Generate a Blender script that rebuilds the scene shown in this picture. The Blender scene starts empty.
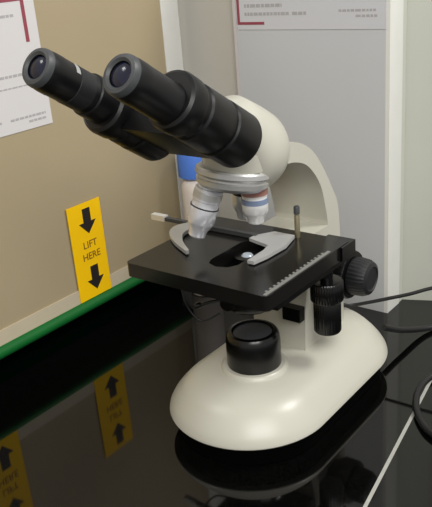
import bpy, bmesh, math, random
from mathutils import Vector, Matrix
scene = bpy.context.scene
COL = scene.collection
random.seed(4)

# ------------------------------------------------------------------ camera
cam_data = bpy.data.cameras.new('camera')
cam = bpy.data.objects.new('camera', cam_data)
COL.objects.link(cam)
cam.location = (0.3252, -0.4350, 0.3708)
cam.rotation_euler = (1.18577, 0.07757, 0.65548)
cam_data.sensor_fit = 'HORIZONTAL'
cam_data.sensor_width = 36
cam_data.lens = 747.4 * 36 / 432
cam_data.clip_start = 0.01
scene.camera = cam

# ------------------------------------------------------------------ world, lights, exposure
world = bpy.data.worlds.new('room_light')
scene.world = world
world.use_nodes = True
bg = world.node_tree.nodes['Background']
bg.inputs[0].default_value = (1.0, 0.985, 0.96, 1)
bg.inputs[1].default_value = 0.50

def area(name, loc, target, sx, sy, power, col=(1, 0.985, 0.955)):
    l = bpy.data.lights.new(name, 'AREA')
    l.shape = 'RECTANGLE'; l.size = sx; l.size_y = sy; l.energy = power; l.color = col
    o = bpy.data.objects.new(name, l); COL.objects.link(o)
    o.location = loc
    o.rotation_euler = (Vector(target) - Vector(loc)).to_track_quat('-Z', 'Y').to_euler()
    return o
area('ceiling_lamp', (0.98, 0.62, 1.55), (0, 0.0, 0.1), 0.5, 0.4, 17.5)
area('front_fill', (1.05, -0.95, 1.25), (0, 0.1, 0.12), 1.1, 0.6, 19)  # added fill to brighten the back panel, not a fitting of the room
area('ceiling_lamp_side', (-0.80, -0.62, 1.6), (0, 0.0, 0.05), 0.35, 0.35, 3.5)

vs = scene.view_settings
vs.view_transform = 'Standard'; vs.look = 'None'; vs.exposure = 0.0; vs.gamma = 1.0
vs.use_curve_mapping = False

# ------------------------------------------------------------------ materials
def s2l(c):
    return tuple((x / 255 / 12.92) if x / 255 <= 0.04045 else ((x / 255 + 0.055) / 1.055) ** 2.4 for x in c)

def mat(name, rgb, rough=0.5, metal=0.0, spec=0.5, noise=0.0, scale=60, coat=0.0, bump=0.0, rgb2=None):
    m = bpy.data.materials.new(name); m.use_nodes = True
    nt = m.node_tree; b = nt.nodes['Principled BSDF']
    c = s2l(rgb)
    b.inputs['Base Color'].default_value = (*c, 1)
    b.inputs['Roughness'].default_value = rough
    b.inputs['Metallic'].default_value = metal
    b.inputs['Specular IOR Level'].default_value = spec
    b.inputs['Coat Weight'].default_value = coat
    if noise or bump or rgb2:
        tc = nt.nodes.new('ShaderNodeTexCoord'); n = nt.nodes.new('ShaderNodeTexNoise')
        n.inputs['Scale'].default_value = scale; n.inputs['Detail'].default_value = 4
        nt.links.new(tc.outputs['Object'], n.inputs['Vector'])
        if noise or rgb2:
            r = nt.nodes.new('ShaderNodeValToRGB')
            r.color_ramp.elements[0].position = 0.3; r.color_ramp.elements[1].position = 0.72
            c2 = s2l(rgb2) if rgb2 else tuple(min(1, x * (1 + noise)) for x in c)
            c1 = c if rgb2 else tuple(x * (1 - noise) for x in c)
            r.color_ramp.elements[0].color = (*c1, 1); r.color_ramp.elements[1].color = (*c2, 1)
            nt.links.new(n.outputs['Fac'], r.inputs[0]); nt.links.new(r.outputs[0], b.inputs['Base Color'])
        if bump:
            bp = nt.nodes.new('ShaderNodeBump'); bp.inputs['Strength'].default_value = bump; bp.inputs['Distance'].default_value = 0.001
            nt.links.new(n.outputs['Fac'], bp.inputs['Height']); nt.links.new(bp.outputs[0], b.inputs['Normal'])
    return m
M = {}
M['beige'] = mat('beige_paint', (168, 153, 123), 0.6, noise=0.02, scale=14)
M['pale_trim'] = mat('pale_trim', (196, 184, 160), 0.5, noise=0.02)
M['wall_grey'] = mat('warm_grey_paint', (192, 188, 178), 0.6, noise=0.02, scale=12)
M['panel'] = mat('grey_panel', (198, 200, 202), 0.35, noise=0.015, scale=8)
M['panel_edge'] = mat('panel_edge', (205, 200, 199), 0.35, noise=0.02)
M['white_trim'] = mat('white_trim', (226, 226, 220), 0.45, noise=0.015)
M['right_wall'] = mat('pale_green_grey', (200, 202, 190), 0.5, noise=0.02, scale=10)
M['green'] = mat('green_edging', (2, 96, 36), 0.6, spec=0.3, noise=0.05)
M['gap'] = mat('shaded_recess', (1, 7, 3), 0.9, spec=0.0, noise=0.1)
M['desk'] = mat('polished_dark_worktop', (3, 3, 3), 0.05, spec=0.5, rgb2=(11, 11, 10), scale=420)
M['seam'] = mat('pale_seam', (172, 172, 164), 0.5, noise=0.08, scale=200)
M['floor'] = mat('floor_vinyl', (120, 118, 112), 0.5, noise=0.08, scale=20)
M['cabinet'] = mat('cabinet_laminate', (190, 190, 184), 0.5, noise=0.02)
M['white'] = mat('ivory_enamel', (194, 192, 179), 0.32, noise=0.008, scale=20)
M['black'] = mat('satin_black', (10, 10, 11), 0.4, spec=0.42, noise=0.08, scale=300)
M['gloss'] = mat('gloss_black', (6, 6, 6), 0.25, noise=0.05, scale=300)
M['stage'] = mat('black_stage', (20, 19, 18), 0.2, noise=0.08, scale=200)
M['grip'] = mat('knurled_black', (28, 29, 31), 0.5, noise=0.15, scale=500)
M['rubber'] = mat('rubber_black', (2, 2, 2), 0.7, spec=0.05, noise=0.1, scale=300)
M['rim'] = mat('dark_grey_rim', (66, 68, 70), 0.45, noise=0.08, scale=300)
M['chrome'] = mat('chrome', (232, 232, 237), 0.25, metal=0.5, noise=0.03, scale=100)
M['satin'] = mat('satin_metal', (205, 205, 203), 0.3, metal=0.55, noise=0.03, scale=100)
M['barrel'] = mat('objective_barrel', (236, 236, 234), 0.3, metal=0.35, noise=0.02)
M['brown_ring'] = mat('rose_ring', (165, 118, 108), 0.4, noise=0.04)
M['blue_ring'] = mat('blue_grey_ring', (125, 140, 168), 0.4, noise=0.04)
M['brass'] = mat('dull_brass', (150, 142, 116), 0.35, metal=0.7, noise=0.05)
M['lens'] = mat('coated_lens', (22, 25, 44), 0.16, spec=0.5, coat=0.1, noise=0.2, scale=120)
M['glass'] = mat('clear_lens', (170, 180, 190), 0.08, spec=0.8, noise=0.03)
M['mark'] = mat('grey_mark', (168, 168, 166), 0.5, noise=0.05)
M['scale'] = mat('stage_scale_grey', (128, 128, 124), 0.45, noise=0.05)
M['paper'] = mat('white_paper', (212, 209, 208), 0.7, noise=0.01, scale=30)
M['paper_grey'] = mat('sleeved_paper', (205, 206, 210), 0.4, noise=0.01, scale=30)
M['red'] = mat('maroon_ink', (148, 66, 80), 0.6, noise=0.04)
M['ink'] = mat('grey_ink', (172, 170, 171), 0.7, noise=0.05)
M['yellow'] = mat('yellow_vinyl', (255, 202, 0), 0.6, spec=0.25, noise=0.015)
M['black_ink'] = mat('black_ink', (26, 20, 16), 0.6, noise=0.05)
M['brown_ink'] = mat('brown_ink', (128, 88, 12), 0.6, noise=0.05)
M['cap'] = mat('blue_cap', (82, 130, 222), 0.4, noise=0.03)
M['bottle'] = mat('white_plastic', (238, 228, 220), 0.4, noise=0.02)
M['cable'] = mat('black_cable', (22, 22, 23), 0.42, noise=0.08, scale=200)

# ------------------------------------------------------------------ mesh helpers
def link(name, bm, m, parent=None, smooth=35, bevel=0):
    if bevel:
        es = [e for e in bm.edges if e.is_manifold and e.calc_face_angle(0) > math.radians(40)]
        bmesh.ops.bevel(bm, geom=es, offset=bevel, segments=2, profile=0.6, affect='EDGES', clamp_overlap=True)
    bmesh.ops.recalc_face_normals(bm, faces=bm.faces)
    me = bpy.data.meshes.new(name); bm.to_mesh(me); bm.free()
    me.materials.append(M[m])
    if smooth:
        for p in me.polygons: p.use_smooth = True
        me.set_sharp_from_angle(angle=math.radians(smooth))
    o = bpy.data.objects.new(name, me); COL.objects.link(o)
    if parent: o.parent = parent
    return o

def box(bm, lo, hi):
    vs_ = [bm.verts.new((x, y, z)) for x in (lo[0], hi[0]) for y in (lo[1], hi[1]) for z in (lo[2], hi[2])]
    for f in ((0, 1, 3, 2), (4, 6, 7, 5), (0, 4, 5, 1), (2, 3, 7, 6), (0, 2, 6, 4), (1, 5, 7, 3)):
        bm.faces.new([vs_[i] for i in f])

def frame(axis):
    a = Vector(axis).normalized()
    t = Vector((0, 0, 1)) if abs(a.z) < 0.9 else Vector((1, 0, 0))
    u = a.cross(t).normalized(); v = a.cross(u)
    return a, u, v

def lathe(bm, prof, org=(0, 0, 0), axis=(0, 0, 1), n=48, knurl=None, cap=True):
    """prof: list of (radius, height) along axis; knurl = (count, depth, h0, h1)"""
    a, u, v = frame(axis); org = Vector(org); rings = []
    for r, h in prof:
        if r < 1e-6:
            rings.append([bm.verts.new(org + a * h)]); continue
        ring = []
        for i in range(n):
            t = 2 * math.pi * i / n; rr = r
            if knurl and knurl[2] <= h <= knurl[3]:
                rr = r - knurl[1] * (0.5 + 0.5 * math.cos(knurl[0] * t))
            ring.append(bm.verts.new(org + a * h + (u * math.cos(t) + v * math.sin(t)) * rr))
        rings.append(ring)
    for p, q in zip(rings, rings[1:]):
        if len(p) == 1 and len(q) == 1: continue
        for i in range(n):
            j = (i + 1) % n
            if len(p) == 1: bm.faces.new((p[0], q[i], q[j]))
            elif len(q) == 1: bm.faces.new((p[i], p[j], q[0]))
            else: bm.faces.new((p[i], p[j], q[j], q[i]))
    if cap:
        for r in (rings[0], rings[-1]):
            if len(r) > 1: bm.faces.new(r)

def tube(bm, pts, r, n=12, res=8):
    P = [Vector(p) for p in pts]; Q = []
    for i in range(len(P) - 1):
        p0 = P[max(i - 1, 0)]; p1 = P[i]; p2 = P[i + 1]; p3 = P[min(i + 2, len(P) - 1)]
        for k in range(res):
            t = k / res
            Q.append(0.5 * ((2 * p1) + (p2 - p0) * t + (2 * p0 - 5 * p1 + 4 * p2 - p3) * t * t + (3 * p1 - p0 - 3 * p2 + p3) * t ** 3))
    Q.append(P[-1])
    rings = []; u = None
    for i, q in enumerate(Q):
        d = (Q[min(i + 1, len(Q) - 1)] - Q[max(i - 1, 0)]).normalized()
        if u is None:
            u = d.cross(Vector((0, 0, 1)) if abs(d.z) < 0.9 else Vector((1, 0, 0))).normalized()
        else:
            u = (u - d * u.dot(d)).normalized()
        v = d.cross(u)
        rings.append([bm.verts.new(q + (u * math.cos(2 * math.pi * k / n) + v * math.sin(2 * math.pi * k / n)) * r) for k in range(n)])
    for p, q in zip(rings, rings[1:]):
        for k in range(n):
            bm.faces.new((p[k], p[(k + 1) % n], q[(k + 1) % n], q[k]))
    bm.faces.new(rings[0]); bm.faces.new(rings[-1])

def extrude_yz(bm, pts, x0, x1):
    a = [bm.verts.new((x0, y, z)) for y, z in pts]; b = [bm.verts.new((x1, y, z)) for y, z in pts]
    n = len(pts)
    for i in range(n): bm.faces.new((a[i], a[(i + 1) % n], b[(i + 1) % n], b[i]))
    bm.faces.new(a); bm.faces.new(b)

def prism(bm, pts, z0, z1):
    a = [bm.verts.new((x, y, z0)) for x, y in pts]; b = [bm.verts.new((x, y, z1)) for x, y in pts]
    n = len(pts)
    for i in range(n): bm.faces.new((a[i], a[(i + 1) % n], b[(i + 1) % n], b[i]))
    bm.faces.new(a); bm.faces.new(b)

def spline(pts, res=6):
    P = [Vector((p[0], p[1], 0)) for p in pts]; Q = []
    for i in range(len(P) - 1):
        p0 = P[max(i - 1, 0)]; p1 = P[i]; p2 = P[i + 1]; p3 = P[min(i + 2, len(P) - 1)]
        for k in range(res):
            t = k / res
            v = 0.5 * ((2 * p1) + (p2 - p0) * t + (2 * p0 - 5 * p1 + 4 * p2 - p3) * t * t + (3 * p1 - p0 - 3 * p2 + p3) * t ** 3)
            Q.append((v.x, v.y))
    Q.append(pts[-1]); return Q

def tag(o, label, cat, group=None):
    o['label'] = label; o['category'] = cat
    if group: o['group'] = group
    return o
def struct(name, bm, m, bevel=0):
    o = link(name, bm, m, bevel=bevel); o['kind'] = 'structure'; return o
def empty(name, loc=(0, 0, 0)):
    o = bpy.data.objects.new(name, None); o.empty_display_size = 0.02; o.location = loc; COL.objects.link(o); return o
def nb(): return bmesh.new()

# ------------------------------------------------------------------ setting
WX = -0.2296
b = nb(); box(b, (-1.2, -1.6, -0.78), (1.4, 1.2, -0.76)); struct('floor', b, 'floor')
b = nb(); box(b, (WX - 0.02, -0.9, 0.0455), (WX, 0.183, 0.45)); struct('wall_left', b, 'beige')
b = nb(); box(b, (WX - 0.03, -0.9, 0.0), (WX - 0.012, 0.2, 0.0455)); struct('trim_1', b, 'gap')             # recess under the panel, shade of the green edging painted in as green-black
b = nb(); pr_ = [(WX - 0.012, 0.0455)]
for i in range(9):
    t = math.pi / 2 - math.pi * i / 8
    pr_.append((WX + 0.001 + 0.0065 * math.cos(t), 0.0395 + 0.006 * math.sin(t)))
pr_.append((WX - 0.012, 0.0335))
va = [b.verts.new((x, -0.9, z)) for x, z in pr_]; vb = [b.verts.new((x, 0.183, z)) for x, z in pr_]
for i in range(len(pr_)): b.faces.new((va[i], va[(i + 1) % len(pr_)], vb[(i + 1) % len(pr_)], vb[i]))
b.faces.new(va); b.faces.new(vb)
struct('trim_2', b, 'green')                                                                              # green edging
b = nb(); box(b, (WX, -0.9, 0.0455), (WX + 0.0012, 0.183, 0.060)); struct('trim_3', b, 'pale_trim')
b = nb(); box(b, (WX - 0.02, 0.183, 0.0), (WX + 0.001, 0.2105, 0.45)); struct('trim_4', b, 'white_trim', bevel=0.001)
b = nb(); box(b, (WX - 0.02, 0.2105, 0.0), (0.0085, 0.2605, 0.45))
for v in b.verts:
    if v.co.y < 0.22: v.co.y = 0.2297
struct('wall_back', b, 'wall_grey')
b = nb(); box(b, (0.0085, 0.2245, 0.0), (0.0127, 0.2525, 0.45)); struct('trim_5', b, 'white_trim', bevel=0.0005)
b = nb(); box(b, (0.0085, 0.2525, 0.0), (0.0120, 0.2620, 0.45)); struct('trim_6', b, 'right_wall', bevel=0.0005)
b = nb(); prism(b, [(0.0085, 0.2612), (0.30, 0.385), (0.30, 0.41), (0.0085, 0.2875)], 0.0, 0.45); struct('wall_right', b, 'right_wall')
b = nb(); prism(b, [(0.046, 0.2765), (0.30, 0.3845), (0.30, 0.3855), (0.046, 0.2775)], 0.0, 0.45); struct('trim_7', b, 'wall_grey')

# grey panel leaning flat on the back wall
pn = empty('wall_panel', (-0.07, 0.227, 0.0))
tag(pn, 'flat grey panel against the back wall behind the white microscope arm', 'panel')
b = nb(); box(b, (-0.0915, -0.0025, 0.0), (0.0785, 0.0025, 0.44)); link('sheet', b, 'panel', pn)
b = nb(); box(b, (-0.0955, -0.003, 0.0), (-0.0916, 0.0025, 0.44)); link('edge_strip', b, 'panel_edge', pn)

# worktop
wt = empty('worktop', (0, 0, -0.04))
tag(wt, 'polished black worktop with a pale joint line, under the microscope', 'worktop')
def desk_half(pts):
    bb = nb(); prism(bb, pts, 0.0, 0.04); return bb
A = Vector((0.129, -0.0542)); Bp = Vector((0.1024, 0.1276)); d = (Bp - A).normalized(); nrm = Vector((d.y, -d.x))
lo_ = A - d * ((A.y + 0.62) / d.y); hi_ = A + d * ((0.36 - A.y) / d.y); w = 0.0014
link('slab', desk_half([(-0.262, -0.9), (lo_.x - w, -0.9), (lo_.x - w, lo_.y), (hi_.x - w, hi_.y), (hi_.x - w, 0.50), (-0.262, 0.50)]), 'desk', wt)
link('slab', desk_half([(lo_.x + w, -0.9), (0.60, -0.9), (0.60, 0.50), (hi_.x + w, 0.50), (hi_.x + w, hi_.y), (lo_.x + w, lo_.y)]), 'desk', wt)
b = nb(); prism(b, [(lo_.x - w, -0.9), (lo_.x + w, -0.9), (lo_.x + w, lo_.y), (hi_.x + w, hi_.y), (hi_.x + w, .5), (hi_.x - w, .5), (hi_.x - w, hi_.y), (lo_.x - w, lo_.y)], 0.005, 0.0402)
link('joint_strip', b, 'seam', wt, smooth=0)
b = nb(); box(b, (-0.24, -0.82, -0.72), (0.55, 0.48, 0.0)); link('cabinet', b, 'cabinet', wt)

# ------------------------------------------------------------------ notices and stickers on the walls
def flat_yz(bm, y0, y1, z0, z1, x, th):
    box(bm, (x, y0, z0), (x + th, y1, z1))
def words(parent, rows, place):
    for (u0, u1, v, h) in rows:
        u = u0; bm = nb()
        while u < u1 - 0.0004:
            L = min(random.uniform(0.0022, 0.006), u1 - u); place(bm, u, u + L, v, v + h); u += L + 0.0011
        link('text_line', bm, 'ink', parent, smooth=0)

nt_ = empty('notice', (WX, 0.0, 0.2336))
tag(nt_, 'white paper notice with maroon corner bracket, on the beige wall behind the left eyepiece', 'notice')
px = 0.0002
b = nb(); flat_yz(b, -0.14, 0.0165, 0.0, 0.17, px, 0.0005); link('sheet', b, 'paper', nt_, smooth=0)
b = nb(); flat_yz(b, 0.0015, 0.0052, 0.0755, 0.114, px + .0005, 0.0003); flat_yz(b, -0.034, 0.0015, 0.1105, 0.114, px + .0005, 0.0003)
link('bracket', b, 'red', nt_, smooth=0)
words(nt_, [(-0.06, -0.008, 0.098, 0.0022), (-0.07, -0.004, 0.048, 0.0022), (-0.085, 0.0, 0.0385, 0.0012), (-0.030, 0.010, 0.0105, 0.002), (-0.010, 0.010, 0.0060, 0.002), (-0.10, -0.04, 0.0105, 0.002)],
      lambda bm, u0, u1, v0, v1: flat_yz(bm, u0, u1, v0, v1, px + .0005, 0.0002))

nt2 = empty('notice', (-0.07, 0.2243, 0.2925))
tag(nt2, 'pale paper notice with maroon corner bracket, on the grey panel at the back', 'notice')
def flat_xz(bm, x0, x1, z0, z1, y, th): box(bm, (x0, y - th, z0), (x1, y, z1))
b = nb(); flat_xz(b, -0.0900, 0.0785, -0.0005, 0.14, 0, 0.0005); link('sheet', b, 'paper_grey', nt2, smooth=0)
b = nb(); flat_xz(b, -0.0895, -0.0865, 0.0045, 0.06, -.0005, 0.0003); flat_xz(b, -0.0865, -0.0560, 0.0045, 0.0072, -.0005, 0.0003)
link('bracket', b, 'red', nt2, smooth=0)
words(nt2, [(-0.080, -0.026, 0.0135, 0.0030), (-0.022, -0.006, 0.0135, 0.0030), (-0.080, -0.034, 0.0215, 0.0032), (0.030, 0.070, 0.0155, 0.0022), (0.048, 0.070, 0.0105, 0.0022), (-0.080, 0.0, 0.030, 0.003)],
      lambda bm, u0, u1, v0, v1: flat_xz(bm, u0, u1, v0, v1, -.0005, 0.0002))

def text_mesh(body, size, name, m, parent, loc):
    c = bpy.data.curves.new(name, 'FONT'); c.body = body; c.size = size; c.align_x = 'CENTER'; c.align_y = 'CENTER'; c.extrude = 0.00012; c.offset = size * 0.005
    o = bpy.data.objects.new(name, c); COL.objects.link(o)
    me = bpy.data.meshes.new_from_object(o)
    bpy.data.objects.remove(o); bpy.data.curves.remove(c)
    me.materials.append(M[m])
    t = bpy.data.objects.new(name, me); COL.objects.link(t); t.parent = parent
    t.rotation_euler = (math.pi / 2, 0, math.pi / 2); t.location = loc
    return t
def make_sticker(y, label):
    s = empty('sticker', (WX + 0.0012, y, 0.0455)); W = 0.0445; H = 0.1025
    tag(s, label, 'sticker', 'yellow arrow stickers')
    b = nb(); flat_yz(b, 0, W, 0.0003, H, 0.0001, 0.0005); link('sheet', b, 'yellow', s, smooth=0)
    for z in (0.0965, 0.0345):
        b = nb(); c = 0.0245; x = 0.0006
        P = [(c - .0052, z), (c + .0052, z), (c + .0052, z - .0145), (c + .0115, z - .0145), (c, z - .0270), (c - .0115, z - .0145), (c - .0052, z - .0145)]
        a = [b.verts.new((x, p, q)) for p, q in P]; a2 = [b.verts.new((x + .0002, p, q)) for p, q in P]
        b.faces.new(a); b.faces.new(a2)
        for i in range(len(P)): b.faces.new((a[i], a[(i + 1) % len(P)], a2[(i + 1) % len(P)], a2[i]))
        link('arrow', b, 'black_ink', s, smooth=0)
    text_mesh('LIFT', 0.0105, 'lettering', 'brown_ink', s, (0.0007, 0.0238, 0.0580))
    text_mesh('HERE', 0.0105, 'lettering', 'brown_ink', s, (0.0007, 0.0238, 0.0455))
    return s
make_sticker(0.0145, 'yellow sticker with two black down arrows above the green edging, left of the stage')
make_sticker(-0.133, 'yellow down-arrow sticker on the beige wall seen only mirrored at lower left corner')

# ------------------------------------------------------------------ bottle in the corner
bo = empty('bottle', (-0.1965, 0.178, 0))
tag(bo, 'small white plastic bottle with blue cap in the corner behind the objectives', 'bottle')
b = nb(); lathe(b, [(0, 0), (.0165, 0), (.0178, .0015), (.0178, .127), (.0172, .133), (.015, .138), (.0125, .140), (.0125, .1465), (0, .1465)]); link('body', b, 'bottle', bo)
b = nb(); lathe(b, [(0, .142), (.0192, .142), (.0196, .1435), (.0196, .167), (.0186, .169), (0, .169)], n=64, knurl=(32, .0006, .1432, .1672)); link('cap', b, 'cap', bo)
b = nb(); a0 = math.radians(-75)
for k in range(6):
    t0 = a0 + k * .16; t1 = a0 + (k + 1) * .16
    q = [(math.cos(t) * .0181, math.sin(t) * .0181) for t in (t0, t1)]
    vs_ = [b.verts.new((q[0][0], q[0][1], .104)), b.verts.new((q[1][0], q[1][1], .104)), b.verts.new((q[1][0], q[1][1], .109)), b.verts.new((q[0][0], q[0][1], .109))]
    b.faces.new(vs_)
link('label_print', b, 'ink', bo)

# ------------------------------------------------------------------ microscope
mi = empty('microscope', (0, 0, 0))
tag(mi, 'white binocular microscope with black eyepiece tubes and stage on the dark worktop', 'microscope')

def stadium_ring(bm, w, y0, y1, z, n=96):
    r = []
    for i in range(n):
        t = 2 * math.pi * (i + .5) / n; x = w * math.cos(t); y = w * math.sin(t)
        r.append(bm.verts.new((x, y + (y0 if y < 0 else y1), z)))
    return r
def stadium_loft(bm, prof, w, y0, y1):
    rings = [stadium_ring(bm, w - ins, y0, y1, z) for ins, z in prof]
    n = len(rings[0])
    for p, q in zip(rings, rings[1:]):
        for i in range(n): bm.faces.new((p[i], p[(i + 1) % n], q[(i + 1) % n], q[i]))
    bm.faces.new(rings[0]); bm.faces.new(rings[-1])
BW, BY0, BY1 = 0.0693, -0.0072, 0.0905
b = nb(); stadium_loft(b, [(.0030, .0185), (.0004, .0188), (0, .0196), (.0006, .0220), (.0036, .0272), (.0080, .0328), (.0125, .0376), (.0170, .0418), (.0245, .0452), (.0335, .0478), (.0450, .0495), (.0580, .0502)], BW, BY0, BY1)
base = link('base', b, 'white', mi, smooth=40)
b = nb(); stadium_loft(b, [(.0075, .0), (.0065, .001), (.0055, .0190)], BW, BY0, BY1); link('foot_plate', b, 'rubber', mi)
# field lens
b = nb(); lathe(b, [(.0285, .0485), (.0275, .0512), (.0258, .0525), (.0, .0525)], cap=False); link('lens_seat', b, 'white', mi)
b = nb(); lathe(b, [(0, .0515), (.0222, .0515), (.0226, .053), (.0226, .073), (.0222, .0765), (.0214, .0795), (.0200, .0815), (.0172, .0822), (.0170, .0804), (0, .0804)], n=120, knurl=(40, .0006, .0535, .0725))
fl = link('field_lens', b, 'gloss', mi)
b = nb(); lathe(b, [(0, .0800), (.0168, .0800), (.014, .0812), (.008, .0822), (0, .0826)]); link('lens_glass', b, 'rim', fl)
# arm: side profile extruded over its width
outer = [(-.012, .2385), (.009, .2362), (.029, .2332), (.0432, .2297), (.0604, .2199), (.0752, .2038), (.0906, .1808), (.1002, .1619), (.1035, .1308)]
inner = [(.0826, .1530), (.0790, .1680), (.0735, .1850), (.0640, .1990), (.0500, .2110), (.0300, .2175), (.008, .2180), (-.012, .2180)]
prof = spline(outer) + [(.106, .100), (.108, .046), (.040, .046), (.042, .085), (.048, .120), (.048, .1495), (.0822, .1495)] + spline(inner)
b = nb(); extrude_yz(b, prof, -.0280, .0250); arm = link('arm', b, 'white', mi, smooth=30, bevel=.0022)
# head dome
b = nb(); hc = Vector((0, .0115, .2290)); ax = Vector((0, .845, -.535))
hd_ = [(.0190, -.066, -.004), (.0200, -.046, 0), (.0240, -.035, .0066), (.0272, -.026, .0042), (.0303, -.017, .0018), (.0322, -.010, 0)]
pr_ = [(0, -.066)] + [(r, h) for r, h, q in hd_]
for i in range(1, 13):
    t = math.pi / 2 * i / 12; pr_.append((0.0325 * math.cos(t), -.006 + .036 * math.sin(t)))
pr_[-1] = (0, .030)
lathe(b, pr_, hc, ax, n=64, cap=False)
axn = ax.normalized()
for v in b.verts:                                     # the housing is fuller on its upper side
    h = (v.co - hc).dot(axn)
    for (r0, h0, q0), (r1, h1, q1) in zip(hd_, hd_[1:]):
        if h0 - 1e-5 <= h <= h1 + 1e-5 and h > -.0659:
            v.co += Vector((0, .535, .845)) * (q0 + (q1 - q0) * (h - h0) / (h1 - h0)); break
head = link('head', b, 'white', mi, smooth=40)
b = nb(); lathe(b, [(0, .014), (.0250, .014), (.0250, .006), (.0248, .001), (.0240, 0), (0, 0)], (.001, -.006, .2205), (0, 0, 1), n=64); link('head_neck', b, 'white', mi)

# nosepiece with objectives
TA = Vector((-.08, -.16, -1)).normalized(); TO = Vector((-.0015, -.0075, .2215))
no = None
b = nb(); lathe(b, [(0, 0), (.0270, 0), (.0285, .0012), (.0288, .0045), (.0275, .0060), (.0262, .0066), (.0262, .0080), (.0275, .0085), (.0270, .0120), (.0235, .0150), (.012, .0165), (0, .0168)], TO, TA, n=96, knurl=(48, .0005, .0011, .0047))
no = link('nosepiece', b, 'satin', mi)
def objective(org, axis, L, rmax, rings, m0='barrel'):
    b = nb()
    lathe(b, [(0, -.002), (rmax * .82, -.002), (rmax * .82, .003), (rmax, .0035), (rmax, L * .30), (rmax * .96, L * .31), (rmax * .96, L * .40), (rmax, L * .42), (rmax, L * .70), (rmax * .92, L * .74), (rmax * .66, L * .86), (rmax * .62, L * .97), (rmax * .5, L), (0, L)], org, axis, n=64)
    o = link('objective', b, m0, mi)
    for (m, h0, h1) in rings:
        b = nb(); lathe(b, [(rmax * .9, h0), (rmax * 1.03, h0), (rmax * 1.03, h1), (rmax * .9, h1)], org, axis, n=64, cap=False); link('colour_band', b, m, o)
    b = nb(); lathe(b, [(0, L - .0006), (rmax * .4, L - .0006), (rmax * .36, L + .0003), (0, L + .0003)], org, axis, n=32); link('front_lens', b, 'lens', o)
    return o
objective(Vector((.0075, .004, .2075)), (0, 0, -1), .0325, .0100, [('brown_ring', .0040, .0090), ('blue_ring', .0120, .0160)])
objective(Vector((-.0145, -.020, .2105)), Vector((-.26, -.24, -1)), .0430, .0108, [('satin', .006, .011), ('rim', .0175, .0185)], 'chrome')
objective(Vector((-.0085, .012, .208)), Vector((-.12, .1, -1)), .036, .0085, [('gloss', .001, .0135)], 'satin')

# binocular head
EA = Vector((0, .845, -.535)).normalized(); EN = Vector((0, .535, .845)).normalized()
E0 = Vector((-.001, -.1477, .3154))
bin_ = None
b = nb()
def slab_pt(x, s, n_): return E0 + Vector((x, 0, 0)) + EA * s + EN * n_
ring = [(-.034, -.013), (.030, -.013), (.040, -.008), (.043, 0), (.040, .012), (.030, .017), (-.034, .017), (-.044, .010), (-.047, 0), (-.044, -.010)]
va = [b.verts.new(slab_pt(x, .066, n_)) for x, n_ in ring]; vb = [b.verts.new(slab_pt(x * .95, .1165, n_)) for x, n_ in ring]
for i in range(len(ring)): b.faces.new((va[i], va[(i + 1) % len(ring)], vb[(i + 1) % len(ring)], vb[i]))
b.faces.new(va); b.faces.new(vb)
bin_ = link('binocular_body', b, 'black', mi, bevel=.005)
for sx in (-1, 1):
    o = E0 + Vector((.034 * sx, 0, -.0011 * sx))
    b = nb(); lathe(b, [(0, .0430), (.0134, .0430), (.0142, .0440), (.0144, .048), (.0144, .060), (.0148, .066), (0, .066)], o, EA, n=64); link('eyepiece_tube', b, 'black', mi)
    oh = o + EN * (.0030 if sx > 0 else -.0015); f0 = .043 if sx > 0 else .058
    b = nb(); lathe(b, [(0, f0), (.0160, f0), (.0180, f0 + .0015), (.0188, f0 + .004), (.0188, f0 + .013), (.0180, f0 + .0155), (.0172, f0 + .0165), (.0172, f0 + .0195), (.0184, f0 + .021), (.0188, .0875), (.0180, .0887), (.0180, .0908), (.0191, .092), (.0194, .1165), (.0188, .118), (0, .118)], oh, EA, n=72)
    link('prism_housing', b, 'black', mi)
    b = nb(); lathe(b, [(0, .0035), (.0074, .0030), (.0078, .0012), (.0092, .0), (.0112, .0002), (.0120, .0016), (.0127, .0085), (.0128, .0140), (.0126, .0150), (.0126, .0400), (.0130, .0410), (.0131, .0445), (0, .0445)], o, EA, n=72)
    e = link('eyepiece', b, 'black', mi)
    b = nb(); lathe(b, [(.0076, .0010), (.0092, -.0003), (.0112, .0), (.0121, .0016), (.0124, .0040)], o, EA, n=72, cap=False); r_ = link('eye_rim', b, 'rim', e); r_['label'] = 'dark grey rim'
    b = nb(); lathe(b, [(.0074, .0022), (.0060, .0012), (.0035, .0005), (0, .0002)], o, EA, n=48, cap=False); link('eye_lens', b, 'lens', e)
    if sx < 0:
        b = nb(); a, u, v = frame(EA)
        rows = []
        for s in (.0215, .0250):
            rows.append([b.verts.new(o + a * s + (Vector((1, 0, 0)) * math.cos(t) + EN * math.sin(t)) * .01275) for t in [math.radians(g) for g in range(26, 82, 7)]])
        for i in range(len(rows[0]) - 1): b.faces.new((rows[0][i], rows[0][i + 1], rows[1][i + 1], rows[1][i]))
        m_ = link('marking', b, 'mark', e); m_['label'] = 'pale grey index mark'
        b = nb(); lathe(b, [(.0124, .0260), (.01285, .0263), (.01285, .0395), (.0124, .0398)], o, EA, n=96, cap=False); link('grip_ring', b, 'grip', e)

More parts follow.
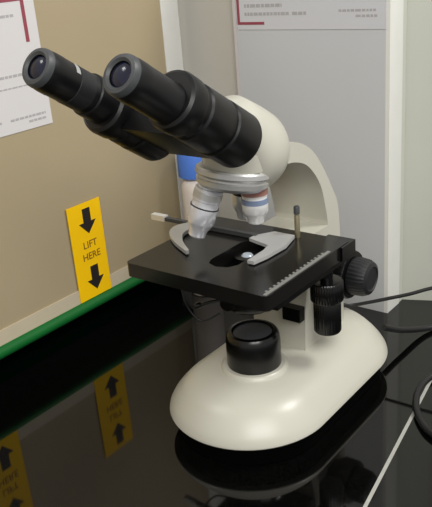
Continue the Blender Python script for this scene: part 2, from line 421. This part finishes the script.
# stage: plate with an oblong slot
SX0, SX1, SY0, SY1, SZ = -.0690, .0631, -.0657, .0505, .1537
b = nb()
slot = [(-.012, -.030), (-.009, -.037), (0, -.040), (.009, -.037), (.013, -.030), (.013, .008), (.009, .014), (0, .0165), (-.009, .014), (-.012, .008)]
def corner_pts():
    P = []
    r = .004
    for cx, cy, a0 in ((SX0 + r, SY0 + r, 180), (SX1 - r, SY0 + r, 270), (SX1 - r, SY1 - r, 0), (SX0 + r, SY1 - r, 90)):
        for k in range(5):
            t = math.radians(a0 + 22.5 * k); P.append((cx + r * math.cos(t), cy + r * math.sin(t)))
    return P
def plate_with_hole(bm, out, hole, z0, z1):
    for z in (z0, z1):
        es = []
        for loop in (out, hole):
            vv = [bm.verts.new((x, y, z)) for x, y in loop]
            es += [bm.edges.new((vv[i], vv[(i + 1) % len(vv)])) for i in range(len(vv))]
        bmesh.ops.triangle_fill(bm, use_beauty=True, use_dissolve=False, edges=es)
    bm.verts.ensure_lookup_table()
    n = len(out) + len(hole)
    for k, L in ((0, len(out)), (len(out), len(hole))):
        for i in range(L):
            j = (i + 1) % L
            bm.faces.new((bm.verts[k + i], bm.verts[k + j], bm.verts[n + k + j], bm.verts[n + k + i]))
plate_with_hole(b, corner_pts(), slot, SZ - .0115, SZ)
stage = link('stage', b, 'stage', mi, smooth=30)
b = nb(); box(b, (SX1 - .0040, SY0 + .001, SZ), (SX1 - .0015, SY1 - .028, SZ + .0008))
for k in range(16):
    y = SY0 + .006 + k * .005; box(b, (SX1 - .006, y, SZ), (SX1 - .0045, y + .002, SZ + .0007))
sc = link('stage_scale', b, 'scale', mi, smooth=0)
# stage carrier under the plate
b = nb(); box(b, (-.045, -.030, SZ - .020), (.050, .048, SZ - .0112)); link('stage_carrier', b, 'gloss', mi, bevel=.001)
b = nb(); box(b, (.040, SY0 + .016, SZ - .018), (SX1 - .003, SY1 + .010, SZ - .0112)); box(b, (SX1 - .022, SY1 - .016, SZ - .012), (SX1 + .002, SY1 + .005, SZ - .0004)); link('slide_rail', b, 'gloss', mi, bevel=.0008)
# specimen holder
b = nb(); box(b, (-.115, .0180, SZ + .0010), (-.004, .0220, SZ + .0042)); hold = link('slide_holder', b, 'rim', mi, bevel=.0006)
b = nb(); box(b, (-.1165, .0172, SZ + .0006), (-.101, .0226, SZ + .0056)); link('bar_end', b, 'barrel', hold, bevel=.0015)
fin = spline([(-.074, .019), (-.079, .006), (-.073, -.008), (-.056, -.022), (-.0335, -.034)]) + spline([(-.033, -.031), (-.050, -.018), (-.061, -.004), (-.062, .008), (-.058, .019)])
b = nb(); prism(b, fin, SZ + .0012, SZ + .0042); link('clip_finger', b, 'satin', hold, bevel=.0004)
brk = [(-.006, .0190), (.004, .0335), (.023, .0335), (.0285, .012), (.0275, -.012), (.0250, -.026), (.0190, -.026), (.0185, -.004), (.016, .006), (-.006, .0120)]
b = nb(); prism(b, brk, SZ + .0010, SZ + .0036); link('bracket_and_reflection', b, 'mark', hold, bevel=.0004)  # holder bracket, enlarged and pale to imitate the arm's reflection in the stage
# stop pin on the stage
b = nb(); lathe(b, [(0, 0), (.0022, 0), (.0022, .018), (.0019, .0185), (.0019, .0195), (.0024, .020), (.0024, .0252), (.0018, .026), (0, .026)], (.0226, .0385, SZ), n=24); pin = link('stop_pin', b, 'brass', mi)
b = nb(); lathe(b, [(0, .0200), (.0025, .0200), (.0025, .0252), (.002, .0262), (0, .0262)], (.0226, .0385, SZ), n=24); link('pin_cap', b, 'rim', pin)
# condenser under the stage
b = nb(); lathe(b, [(0, .104), (.0170, .104), (.0185, .106), (.0190, .109), (.0205, .110), (.0205, .118), (.0190, .119), (.0190, .132), (.0110, .142), (.0105, .148), (0, .148)], n=96, knurl=(36, .0005, .1095, .1185))
con = link('condenser', b, 'gloss', mi)
b = nb(); lathe(b, [(0, .1478), (.0050, .1478), (.0035, .1492), (0, .1495)]); link('condenser_lens', b, 'glass', con)
b = nb(); tube(b, [(-.016, -.010, .110), (-.026, -.018, .109), (-.034, -.022, .106)], .0016); lathe(b, [(0, 0), (.0026, .0005), (.003, .003), (.0026, .0055), (0, .006)], (-.0335, -.0218, .1065), (-.8, -.4, -.3), n=20); link('iris_lever', b, 'gloss', con)
b = nb(); box(b, (-.024, .012, .112), (.024, .046, .130)); link('condenser_bracket', b, 'gloss', con, bevel=.0015)
b = nb(); lathe(b, [(0, 0), (.004, 0), (.004, .012), (.0105, .013), (.0115, .0145), (.0115, .026), (.0105, .028), (0, .028)], (-.024, .030, .112), (-1, 0, 0), n=80, knurl=(28, .0006, .0135, .0265)); link('condenser_knob', b, 'gloss', con)
b = nb(); lathe(b, [(0, 0), (.0030, .0), (.0030, .010), (.0055, .0105), (.0055, .016), (0, .0165)], (.0, -.0195, .122), (.2, -1, -.1), n=40); link('centring_screw', b, 'gloss', con)
b = nb(); tube(b, [(-.030, -.010, .140), (-.050, -.018, .128), (-.052, -.022, .108), (-.038, -.020, .090), (-.024, -.010, .096)], .0009); link('wire', b, 'gloss', con)
b = nb(); box(b, (0.0073, .034, 0.0783), (0.0243, .0425, 0.0903)); link('dark_notch', b, 'gloss', mi, bevel=.001)  # black block added to imitate the dark notch at the arm column
# stage drive knobs (coaxial, hanging)
kx, ky = .0495, .0362
b = nb(); lathe(b, [(0, .1365), (.0052, .1365), (.0052, .116), (0, .116)], (kx, ky, 0), n=40); dr = link('stage_drive', b, 'gloss', mi)
b = nb(); lathe(b, [(0, .1225), (.0125, .1225), (.0135, .1215), (.0135, .1065), (.0125, .1055), (0, .1055)], (kx, ky, 0), n=120, knurl=(40, .0006, .106, .122)); link('drive_knob', b, 'gloss', dr)
b = nb(); lathe(b, [(0, .1050), (.0105, .1050), (.0112, .104), (.0112, .0790), (.0104, .0778), (0, .0778)], (kx, ky, 0), n=120, knurl=(32, .0005, .0785, .1045)); link('drive_knob', b, 'gloss', dr)
# focus knobs on both sides of the arm
for sx in (-1, 1):
    ox = .025 if sx > 0 else -.028
    b = nb(); lathe(b, [(0, -.004), (.0150, -.004), (.0150, .006), (.0200, .007), (.0210, .009), (.0210, .022), (.0200, .0235), (0, .0235)], (ox, .082, .1085), (sx, 0, 0), n=144, knurl=(48, .0006, .0085, .0225)); fk = link('focus_knob', b, 'black', mi)
    b = nb(); lathe(b, [(0, .0230), (.0130, .0230), (.0158, .0245), (.0166, .027), (.0158, .036), (.0138, .0400), (.0105, .0415), (.0095, .0405), (0, .0405)], (ox, .082, .1085), (sx, 0, 0), n=144, knurl=(30, .0006, .0265, .0365)); link('fine_knob', b, 'grip', fk)

# ------------------------------------------------------------------ cables
b = nb(); tube(b, [(0.003, 0.1105, 0.056), (0.012, 0.121, 0.054), (0.0149, 0.138, 0.0474), (0.0298, 0.146, 0.0507), (0.0469, 0.153, 0.0558), (0.0651, 0.161, 0.0613), (0.0825, 0.17, 0.0675), (0.12, 0.189, 0.0785), (0.19, 0.225, 0.083), (0.27, 0.265, 0.052), (0.33, 0.27, 0.012), (0.38, 0.27, 0.003), (0.46, 0.25, 0.003)], .0017)
tag(link('cable', b, 'cable', None), 'thin black cable leaving the back of the microscope arm, rising to the right', 'cable')
b = nb(); tube(b, [(.0445, .1500, .026), (.053, .172, .015), (.066, .208, .0040), (.095, .245, .0032), (.15, .262, .0032), (.20, .235, .0032), (.19, .185, .0032), (.145, .168, .0032), (.115, .148, .0032), (.1030, .1270, .0032), (.1022, .1010, .0032), (.1095, .0766, .0032), (.1235, .0560, .0032), (.140, .0440, .0032), (.17, .040, .0032), (.22, .05, .0032)], .0030)
tag(link('power_cord', b, 'cable', None), 'black power cord from the back of the base, looped on the worktop at right', 'cable')
